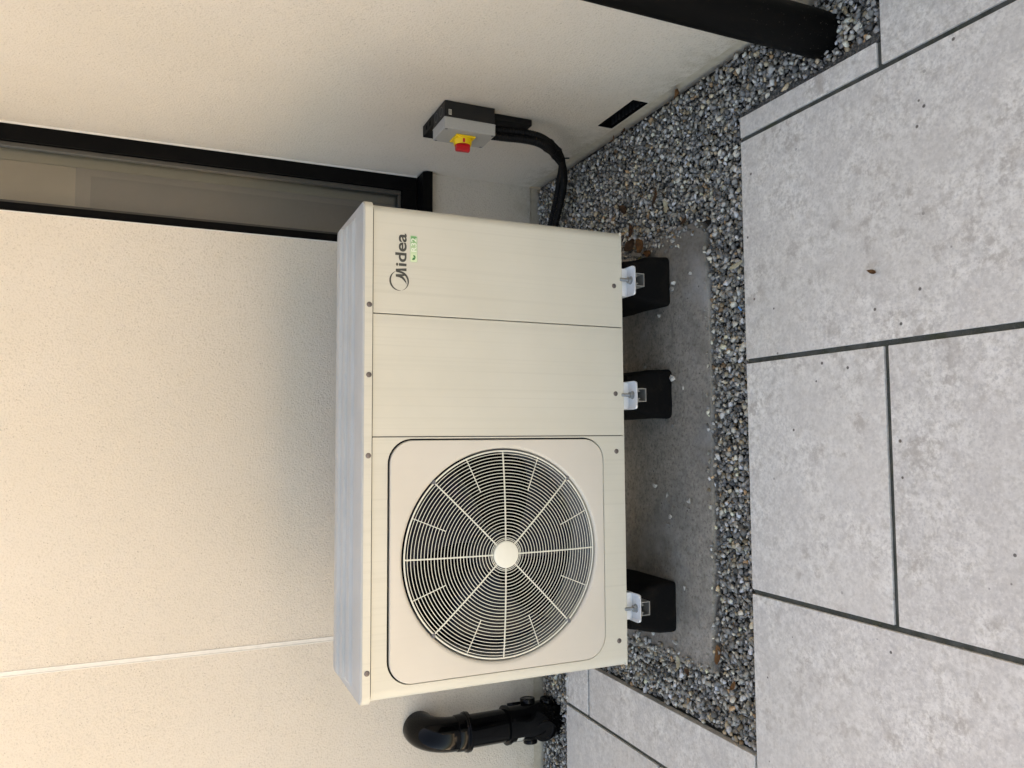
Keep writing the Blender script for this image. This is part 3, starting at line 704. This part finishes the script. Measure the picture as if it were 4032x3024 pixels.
# ------------------------------------------------------------------ rotary isolator on the side wall
iso = thing('isolator_switch', (XR, .397, .435), 'grey and black isolator switch with red and yellow rotary knob on the side wall', 'switch')
iy0, iy1, iz0, iz1 = .340, .452, .4355, .5975; xs_, xf = XR - .050, XR - .086
bsx = XR - .0365
obj('housing', box(xs_, XR - .001, iy0 + .001, iy1 - .001, iz0 + .001, iz1 - .001, .0025, 2), 'iso_black', iso)
cov = obj('cover', box(xf, xs_ - .0002, iy0, iy1, iz0, iz1, .003, 3), 'iso_grey', iso)
obj('seam', box(xs_ - .004, xs_ - .0022, iy0 - .0006, iy1 + .0006, iz0 - .0006, iz1 + .0006), 'iso_grey', cov)
for y in (iy0 + .007, iy1 - .007):
    for z in (iz0 + .008, iz1 - .008): obj('cover_screw', lathe((xf + .0005, y, z), (-1, 0, 0), [(0, .0042), (.0008, .0040), (.001, .002)], 16), m_simple('cover_screw_plastic', (.12, .12, .115), .5, var=0), cov)
yk, zk = .398, .520
kb = obj('escutcheon', box(xf - .006, xf - .0002, yk - .031, yk + .031, zk - .031, zk + .031, .0015, 2), 'yellow', iso)
obj('collar', lathe((xf - .0058, yk, zk), (-1, 0, 0), [(0, .0285), (.015, .027), (.017, .0262), (.0172, .0235), (.006, .023)], 48, False), 'yellow', kb, True, 35)
obj('slot', box(xf - .0215, xf - .010, yk - .0285, yk - .0255, zk + .002, zk + .009, .0006, 1), 'red', kb)
kn = obj('knob', lathe((xf - .010, yk, zk), (-1, 0, 0), [(0, .0225), (.010, .0222), (.0112, .021)], 40), 'red', iso, True, 35)
hb = bmesh.new(); P_ = [(-.0225, -.0055), (.0225, -.0070), (.0225, .0070), (-.0225, .0055)]
rings = []
for d, sc in ((.020, 1.), (.036, .97), (.041, .90)): rings.append([(xf - d, yk + w_ * sc, zk + l_ * sc) for l_, w_ in P_])
obj('handle', loft(rings), 'red', kn)
obj('rating_label', box(XR - .044, XR - .028, iy0 + .0004, iy0 + .0012, iz1 - .022, iz1 - .013), 'label', iso)
lb = bmesh.new()
for q in range(3): box(XR - .0425, XR - .0295, iy0 - .0001, iy0 + .00035, iz1 - .0205 + q * .0026, iz1 - .0195 + q * .0026, bm=lb)
obj('label_print', lb, 'iso_black', iso)
for y in (iy0 + .034, iy0 + .080): obj('knockout', torus((XR - .026, y, iz1 - .0008), (0, 0, 1), .0135, .0009, 40, 6), 'mark', iso, True)

# perforated black tray behind the switch
tr = thing('cable_tray', (XR, .45, .30), 'black perforated cable tray fixed to the side wall behind the switch', 'cable tray')
ty0, ty1, tz0, tz1 = .4535, .556, .480, .5965
tb = bmesh.new()
box(bsx, bsx + .0022, ty0, ty1, tz0, tz1, bm=tb); box(bsx + .0023, XR - .0012, ty1 - .0022, ty1, tz0, tz1, bm=tb); box(bsx + .0023, XR - .0012, ty0, ty1 - .0023, tz1 - .0022, tz1 - .0002, bm=tb)
obj('channel', tb, 'conduit', tr)
obj('strip', box(XR - .022, XR - .001, .372, .440, .298, .434, .003, 2), 'conduit', tr)
for k, y in enumerate((ty0 + .030, ty0 + .066)): obj('slot', box(XR - .026, XR - .012, y - .006, y + .006, tz1 - .0001, tz1 + .0004, .0001, 1), 'dark', tr)

# corrugated conduits
ct = [(.960, .400, .436), (.960, .396, .385), (.960, .388, .32), (.958, .392, .262), (.955, .425, .205), (.955, .482, .148), (.952, .560, .092), (.928, .632, .058), (.885, .690, .040), (.830, .738, .034), (.760, .790, .030), (.66, .84, .028)]
offs = [((-.012, -.012, 0), .0125, 'front'), ((.014, -.002, .003), .0125, 'wall side'), ((.0, .018, -.004), .0118, 'rear')]
labs = ['black corrugated conduit at the front of the three leaving the switch', 'black corrugated conduit of the three leaving the switch, closest to the side wall', 'black corrugated conduit at the rear of the three leaving the switch']
PATHS = []
for (of, r, _n), lab in zip(offs, labs):
    path = spline([(x + of[0] * (1 if i < 7 else .6) + (of[1] * .5 if i > 6 else 0), y + of[1] * (1 if i < 6 else .2) + (of[0] * .9 if i > 6 else 0), z + of[2] * (0 if i == 0 else 1) + (.012 + of[2] if i > 6 and False else 0)) for i, (x, y, z) in enumerate(ct)], 40)
    # resample evenly for the corrugation
    L = [0]
    for a, c_ in zip(path, path[1:]): L.append(L[-1] + (c_ - a).length)
    step = .0020; n = int(L[-1] / step); even = []; rad = []; k = 0
    for i in range(n):
        d = i * step
        while L[k + 1] < d: k += 1
        t = (d - L[k]) / (L[k + 1] - L[k]); even.append(path[k].lerp(path[k + 1], t)); rad.append(r if i % 4 < 2 else r - .0026)
    PATHS.append((even, r)); o = obj('corrugated_conduit', tube(even, rad, 12), 'conduit', None, True, 60); recenter(tag(o, lab, 'conduit', 'conduits from the switch to the heat pump'))
def cable_tie(at, lab):
    mid = PATHS[0][0]; k = min(range(len(mid)), key=lambda i: abs(mid[i].z - at)); c_ = mid[k]; t = (mid[k + 2] - mid[k - 2]).normalized(); u, v = frame_of(t); P2 = []
    for pth, r in PATHS:
        q = min(pth, key=lambda p: abs((p - c_).dot(t))); qx, qy = (q - c_).dot(u), (q - c_).dot(v)
        P2 += [(qx + (r + .0012) * math.cos(a), qy + (r + .0012) * math.sin(a)) for a in (2 * math.pi * i / 24 for i in range(24))]
    P2 = sorted(set(P2)); hullp = []
    for seq in (P2, P2[::-1]):                                   # convex hull round the bundle
        part = []
        for p in seq:
            while len(part) > 1 and (part[-1][0] - part[-2][0]) * (p[1] - part[-2][1]) - (part[-1][1] - part[-2][1]) * (p[0] - part[-2][0]) <= 0: part.pop()
            part.append(p)
        hullp += part[:-1]
    rings = [[c_ + u * (x * s_) + v * (y * s_) + t * d for x, y in hullp] for d, s_ in ((-.003, .97), (-.003, 1.03), (.003, 1.03), (.003, .97))]
    bm = loft(rings, True, False); e = max(hullp, key=lambda p: p[1]); e3 = c_ + u * e[0] + v * e[1]
    merge(bm, tube([e3, e3 + v * .006 + t * .001, e3 + v * .016 + t * .004], .0024, 6))
    recenter(tag(obj('cable_tie', bm, 'conduit', None), lab, 'cable tie'))
cable_tie(.205, 'black cable tie at the upper bend of the conduits'); cable_tie(.150, 'black cable tie with a stub at the lower bend of the conduits')

# ------------------------------------------------------------------ soil pipe on the back wall
PX, PYc, PR = -1.012, .868, .056
sp = thing('soil_pipe', (PX, PYc, -.03), 'black soil pipe with an elbow into the back wall and an access fitting', 'pipe')
el = [(PX, YW + .02, .478), (PX, YW - .012, .478)]
rb = YW - .012 - PYc
for k in range(1, 15):
    a = math.pi / 2 * k / 14; el.append((PX, YW - .012 - rb * math.sin(a), .478 - rb * (1 - math.cos(a))))
el += [(PX, PYc, .37)]
obj('elbow', tube(el, [PR + .0015] * len(el), 40), 'pipe', sp, True, 50)
obj('pipe', lathe((PX, PYc, .0), (0, 0, 1), [(-.02, PR), (.372, PR)], 40), 'pipe', sp, True, 50)
obj('collar', lathe((PX, PYc, .330), (0, 0, 1), [(0, PR + .003), (.001, PR + .011), (.010, PR + .0115), (.013, PR + .008), (.016, PR + .010), (.019, PR + .006), (.046, PR + .0045), (.048, PR + .003)], 40), 'pipe', sp, True, 40)
obj('collar', lathe((PX, PYc, .166), (0, 0, 1), [(0, PR + .004), (.001, PR + .006), (.013, PR + .007), (.014, PR + .0115), (.024, PR + .0115), (.026, PR + .003)], 40), 'pipe', sp, True, 40)
obj('access_fitting', lathe((PX, PYc, -.032), (0, 0, 1), [(0, PR + .004), (.05, PR + .006), (.06, PR + .010), (.14, PR + .010), (.155, PR + .006), (.199, PR + .005)], 40), 'pipe', sp, True, 40)
def boss(c_, ax, r, L, nm='access_cap'):
    L *= .90; r *= .95
    return obj(nm, lathe(c_, ax, [(0, r * .96), (L - .012, r * .96), (L - .011, r), (L - .002, r), (L, r * .95), (L + .0005, r * .7), (L - .001, r * .66)], 32), 'pipe', sp, True, 40)
boss((PX - .006, PYc - .01, .050), (-.30, -1, .12), .044, .062); boss((PX + .02, PYc + .01, .092), (1, .1, 0), .029, .066); boss((PX + .02, PYc + .005, .020), (1, -.1, 0), .027, .058); boss((PX - .02, PYc, .090), (-1, -.1, 0), .027, .062); boss((PX + .01, PYc + .035, .132), (1, .35, 0), .027, .055)
obj('clay_socket', lathe((PX, PYc, -.050), (0, 0, 1), [(0, PR + .012), (.016, PR + .012), (.017, PR + .007)], 40), 'terra', sp, True, 40)
st_ = bmesh.new(); 
n = 6; rr_ = PR + .0056
A = [R_(218 + 20 * k / n) for k in range(n + 1)]
for a, c_ in zip(A, A[1:]): quad(st_, *[(PX + rr_ * math.cos(t), PYc + rr_ * math.sin(t), z) for t, z in ((a, .128), (c_, .128), (c_, .160), (a, .160))])
obj('sticker', st_, 'label', sp)

# ------------------------------------------------------------------ round downpipe on the side wall, near the front
dx, dy, dr = .925, -.500, .050
dp = thing('downpipe', (dx, dy, -.03), 'black round rainwater downpipe with mud splashes in front of the side wall', 'downpipe')
obj('pipe', lathe((dx, dy, -.032), (0, 0, 1), [(0, dr), (2.7, dr)], 48), 'splash', dp, True, 50)
for z in (1.75,): 
    obj('clip', lathe((dx, dy, z), (0, 0, 1), [(0, dr + .001), (.001, dr + .004), (.03, dr + .004), (.031, dr + .001)], 40), 'downpipe', dp, True); obj('clip_arm', box(dx + dr - .004, XR + .001, dy - .012, dy + .012, z + .002, z + .028), 'downpipe', dp)

# ------------------------------------------------------------------ gravel: thousands of crushed stones, one mass
nr = np.random.default_rng(11)
def hull(npts):
    b = bmesh.new(); 
    for _ in range(npts):
        v = nr.normal(size=3); v /= np.linalg.norm(v); v *= nr.uniform(.82, 1.05); b.verts.new(v)
    r = bmesh.ops.convex_hull(b, input=b.verts); 
    junk = [e for e in r.get('geom_interior', []) if isinstance(e, bmesh.types.BMVert)]
    if junk: bmesh.ops.delete(b, geom=junk, context='VERTS')
    b.verts.ensure_lookup_table(); b.verts.index_update()
    V = np.array([v.co[:] for v in b.verts]); F = np.array([[v.index for v in f.verts] for f in b.faces if len(f.verts) == 3]); b.free(); return V, F
SH = [hull(int(nr.integers(11, 17))) for _ in range(28)]
PAL = np.array([2.55, 2.40, 2.12]) * np.array([(.115, .118, .122), (.155, .155, .150), (.085, .090, .098), (.205, .200, .188), (.130, .135, .145), (.27, .265, .25), (.185, .155, .115), (.10, .10, .098), (.40, .39, .37), (.165, .115, .075), (.15, .155, .165), (.23, .21, .17)])
PW = np.array([16, 15, 10, 14, 14, 9, 5, 10, 4, 2, 12, 6.]); PW /= PW.sum()
def inpad(x, y): return (-.607 < x < .612) and (-.087 < y < .497)
P = []
def fill(x0, x1, y0, y1, pitch, zc, rmin, rmax, zj=.003):
    nx, ny = int((x1 - x0) / pitch), int((y1 - y0) / (pitch * .87))
    for j_ in range(ny):
        for i in range(nx):
            x = x0 + (i + .5 + (.5 if j_ % 2 else 0) + nr.uniform(-.38, .38)) * pitch; y = y0 + (j_ + .5 + nr.uniform(-.38, .38)) * pitch * .87
            if not (x0 < x < x1 and y0 < y < y1): continue
            r = rmin + (rmax - rmin) * nr.random() ** 1.6
            if inpad(x, y): continue
            P.append((x, y, zc + nr.uniform(-zj, zj), r))
mg = .006
areas = [(-.752 + mg, XR - mg, YE + mg, -.05), (-.752 + mg, -.59, -.05, YG - mg), (.59, XR - mg, -.05, YW - mg), (-.59, .59, .49, YW - mg), (-2.2, -.59, YG + mg, YW - mg), (.832 + .014, XR - mg, -.66 + mg, YE + mg)]
for a in areas:
    hidden = a[0] == -.59 and a[2] == .49
    fill(*a, .0142, -.0240, .0075, .0105, .002)
    if not hidden: fill(*a, .0146, -.0130, .0056, .0120, .0048); fill(*a, .036, -.007, .0065, .0105, .002); fill(*a, .0150, -.0195, .0030, .0052, .003)
for _ in range(420):                       # stones that have spilled over the rim of the pad
    e = nr.random(); d = abs(nr.normal()) * .010
    if e < .42:
        x, y = nr.uniform(-.60, .60), -.090 + d * .45
        if nr.random() < .8: continue
    elif e < .72: x, y = .612 - d * 2.2, nr.uniform(-.08, .45)
    else: x, y = -.604 + d * 1.6, nr.uniform(-.07, .45)
    P.append((x, y, .0035, nr.uniform(.0035, .0085)))
P = np.array(P); nP = len(P)
Vs, Fs, Cs = [], [], []; base = 0
kind = nr.integers(0, len(SH), nP)
for q in range(len(SH)):
    idx = np.where(kind == q)[0]; V, F = SH[q]; n = len(idx)
    ax = nr.normal(size=(n, 4)); ax /= np.linalg.norm(ax, axis=1)[:, None]; w0, x0_, y0_, z0_ = ax.T
    Rm = np.stack([1 - 2 * (y0_ ** 2 + z0_ ** 2), 2 * (x0_ * y0_ - z0_ * w0), 2 * (x0_ * z0_ + y0_ * w0), 2 * (x0_ * y0_ + z0_ * w0), 1 - 2 * (x0_ ** 2 + z0_ ** 2), 2 * (y0_ * z0_ - x0_ * w0), 2 * (x0_ * z0_ - y0_ * w0), 2 * (y0_ * z0_ + x0_ * w0), 1 - 2 * (x0_ ** 2 + y0_ ** 2)], 1).reshape(n, 3, 3)
    sc = nr.uniform(.62, 1.25, (n, 1, 3)) * P[idx, 3][:, None, None]
    vv = np.einsum('nij,nvj->nvi', Rm, V[None] * sc); vv[:, :, 2] *= .8; vv += P[idx, None, :3]
    Vs.append(vv.reshape(-1, 3)); Fs.append((F[None] + (base + np.arange(n) * len(V))[:, None, None]).reshape(-1, 3)); base += n * len(V)
    pc = np.minimum(.72, PAL[nr.choice(len(PAL), n, p=PW)] * (.42 + 1.25 * nr.random((n, 1)) ** 1.25)); Cs.append(np.repeat(np.c_[pc, np.ones(n)], len(F), axis=0))
Vs = np.concatenate(Vs); Fs = np.concatenate(Fs); Cs = np.concatenate(Cs)
me = bpy.data.meshes.new('gravel'); me.vertices.add(len(Vs)); me.vertices.foreach_set('co', Vs.ravel()); me.loops.add(len(Fs) * 3); me.loops.foreach_set('vertex_index', Fs.ravel().astype(np.int32))
me.polygons.add(len(Fs)); me.polygons.foreach_set('loop_start', np.arange(0, len(Fs) * 3, 3, dtype=np.int32)); me.update(calc_edges=True)
at = me.attributes.new('stone_color', 'FLOAT_COLOR', 'FACE'); at.data.foreach_set('color', Cs.ravel())
me.materials.append(M['gravel']); go = bpy.data.objects.new('gravel', me); C.objects.link(go)
tag(go, 'loose grey crushed gravel around the concrete pad', 'gravel', kind='stuff')

# ------------------------------------------------------------------ loose stones on the pad, each its own
STN = [(.5886, .1397, .010, .5), (.5812, .0533, .009, .55), (.5596, .0889, .010, .22), (.4743, -.0205, .008, .5), (.4597, .0549, .010, .6), (.4447, .0652, .009, .28), (.3769, .1308, .009, .45), (.1875, .0640, .012, .5),
       (.1574, .0207, .007, .6), (.2303, .2089, .010, .35), (-.1223, .165, .011, .5), (-.1466, .1071, .009, .3), (-.1536, .0024, .011, .4), (-.2069, .0942, .010, .55), (-.229, .0999, .009, .28), (-.3972, .0315, .010, .6),
       (-.5536, .1918, .009, .5), (-.5536, .0787, .011, .35), (-.1769, .0078, .009, .26), (.0527, .0704, .009, .22), (-.5760, .2697, .011, .5), (-.5800, .2250, .011, .4)]
STN += [(-.7650, .700, .009, .5), (-.7900, .735, .008, .55), (-.7700, .640, .0095, .45), (-.835, .742, .010, .6), (-.900, .738, .011, .55)]
LAB = ['long pale stone on the pad corner nearest the dead leaves', 'white stone on the front pad corner towards the side wall', 'dull grey stone between the dead leaves and the rubber foot nearest the side wall', 'single pale stone in front of the rubber foot nearest the side wall',
       'white stone against the front of the rubber foot nearest the side wall', 'dark grey angular stone against the front of the rubber foot nearest the side wall', 'pale stone beside the rubber foot nearest the side wall, on its fan side', 'yellowish stone against the front of the middle rubber foot',
       'tiny white stone in front of the middle rubber foot', 'grey stone in the shade beside the middle rubber foot, on its side-wall side', 'white stone in the shade under the front edge of the fan panel', 'dark stone beside a stain on the pad under the fan panel', 'grey stone nearest the pad edge under the fan panel',
       'tan stone alone on the pad under the centre of the fan', 'small dark stone beside the tan stone under the fan', 'white stone in front of the rubber foot under the fan panel', 'pale stone touching the outer side of the rubber foot under the fan panel', 'grey stone at the outer front corner of the rubber foot under the fan panel', 'darker of the pair of grey stones near the pad edge under the fan panel',
       'dull stone beside the middle rubber foot, on its fan side', 'larger shaded stone beyond the outer side of the rubber foot under the fan panel', 'shaded stone nearer the front beyond the outer side of the fan-side rubber foot',
       'stone on the narrow paving strip between the soil pipe and the heat pump', 'small pale stone on the paving strip edge beside the soil pipe', 'stone on the paving strip nearest the heat pump', 'pale stone on the paving joint below the soil pipe', 'white stone on the paving just in front of the soil pipe']
for (x, y, r, v), lab in zip(STN, LAB):
    V, F = SH[int(nr.integers(0, len(SH)))]; b = bmesh.new(); sx, sy, sz = nr.uniform(.7, 1.15, 3)
    vs = [b.verts.new((p[0] * r * sx, p[1] * r * sy, p[2] * r * .75 * sz)) for p in V]
    for f in F: b.faces.new([vs[k] for k in f])
    zm = min(q.co.z for q in b.verts); me = bpy.data.meshes.new('loose_stone'); bmesh.ops.translate(b, verts=b.verts, vec=(0, 0, -zm - .0006)); b.to_mesh(me); b.free()
    mt = bpy.data.materials.get('stone_%.2f' % v)
    if mt is None: mt = m_simple('stone_%.2f' % v, (v, v * .97, v * .9) if v != .55 or True else (v, v, v), .8, var=.3, scale=180)
    me.materials.append(mt); o = bpy.data.objects.new('loose_stone', me); C.objects.link(o); o.location = (x, y, 0); o.rotation_euler.z = nr.uniform(0, 6)
    tag(o, lab, 'stone', 'loose stones on the concrete pad' if x > -.7 else 'loose stones on the paving')

# ------------------------------------------------------------------ fallen leaves
def leaf(x, y, z, L, W_, ang, mat, label, curl=.25, tilt=0.):
    b = bmesh.new(); n = 9; rows = []
    for i in range(n + 1):
        t = i / n; wd = W_ * math.sin(math.pi * min(.985, t * .93 + .05)) ** .8 * (1 + .15 * math.sin(9 * t + ang)); u = (t - .5) * L
        zc = curl * L * (t - .5) ** 2 * 1.6 + .0012 * math.sin(7 * t + ang)
        rows.append([b.verts.new((u, wd * s * .5, zc + abs(s) ** 2 * curl * W_ * .55)) for s in (-1, -.5, 0, .5, 1)])
    for a, c_ in zip(rows, rows[1:]):
        for k in range(4): b.faces.new((a[k], a[k + 1], c_[k + 1], c_[k]))
    me = bpy.data.meshes.new('fallen_leaf')
    for f in b.faces: f.smooth = True
    b.to_mesh(me); b.free(); me.materials.append(M[mat]); o = bpy.data.objects.new('fallen_leaf', me); C.objects.link(o); o.location = (x, y, z); o.rotation_euler = (tilt, tilt * .6, ang)
    md = o.modifiers.new('t', 'SOLIDIFY'); md.thickness = .0006
    tag(o, label, 'leaf', 'fallen leaves'); return o
leaf(.4562, -.214, .004, .060, .013, 1.75, 'straw', 'long straw-coloured leaf on the gravel at the paving edge', .08, .1)
leaf(.598, .205, .012, .055, .034, .5, 'brown', 'curled rusty brown leaf under the logo end of the heat pump', .35, .25)
leaf(.620, .272, .006, .050, .032, 2.2, 'dkbrown', 'dark brown leaf deepest under the logo end of the heat pump', .3, -.3)
leaf(.571, .175, .004, .045, .022, 1.2, 'brown', 'small brown leaf on the pad edge beside the rubber foot nearest the side wall', .3, .2)
leaf(.560, .225, .006, .062, .030, 1.55, 'olive', 'olive green leaf standing next to the rubber foot nearest the side wall', .2, .5)
leaf(.665, .270, .002, .045, .020, .2, 'dkbrown', 'dark curled leaf on the gravel just past the logo end of the heat pump', .4, .2)
leaf(.742, .31, .002, .060, .024, .9, 'dkbrown', 'dark brown leaf on the gravel between the heat pump and the conduits', .3, .15)
leaf(.735, .135, .003, .055, .022, 2.6, 'dkbrown', 'dark red-brown leaf in the middle of the gravel by the side wall', .25, .2)
leaf(.690, .085, .003, .045, .018, .4, 'straw', 'pale tan leaf on the gravel between the pad and the side wall', .2, .2)
leaf(.628, -.002, .001, .040, .016, 2.0, 'dkbrown', 'dark leaf half under gravel at the pad corner towards the side wall', .3, .3)
leaf(.996, .015, .008, .058, .020, 1.60, 'brown', 'brown leaf leaning on the foot of the side wall near the downpipe', .2, .9)
leaf(.996, .300, .006, .034, .016, 1.5, 'dkbrown', 'small dark leaf at the foot of the side wall under the air vent', .3, .6)
leaf(.994, .368, .005, .044, .012, 1.7, 'brown', 'narrow brown leaf at the foot of the side wall past the air vent', .2, .5)
leaf(-.607, .070, .002, .036, .018, .3, 'straw', 'pale leaf on the gravel at the fan-side edge of the pad', .2, .2)
leaf(-.623, .027, .002, .026, .016, 1.1, 'dkbrown', 'dark brown leaf scrap on the gravel beside the fan-side edge of the pad', .3, .2)
leaf(-.545, -.098, -.002, .050, .018, .2, 'brown', 'reddish leaf tucked against the front fan-side corner of the pad', .2, .4)
leaf(-.604, -.165, .003, .044, .015, 2.4, 'brown', 'brown leaf on the gravel in front of the fan-side pad corner', .3, .3)
leaf(.3558, -.6311, .003, .024, .009, 1.2, 'brown', 'tiny curled brown leaf lying on the pale slab', .5, .1)
b = box(-.009, .009, -.0022, .0022, 0, .003, .0008, 1); o = obj('plastic_scrap', b, 'bluebit'); o.location = (.3438, -.2210, .0005); o.rotation_euler = (0, .15, .9); tag(o, 'bright blue plastic scrap on the gravel at the paving edge', 'plastic scrap')
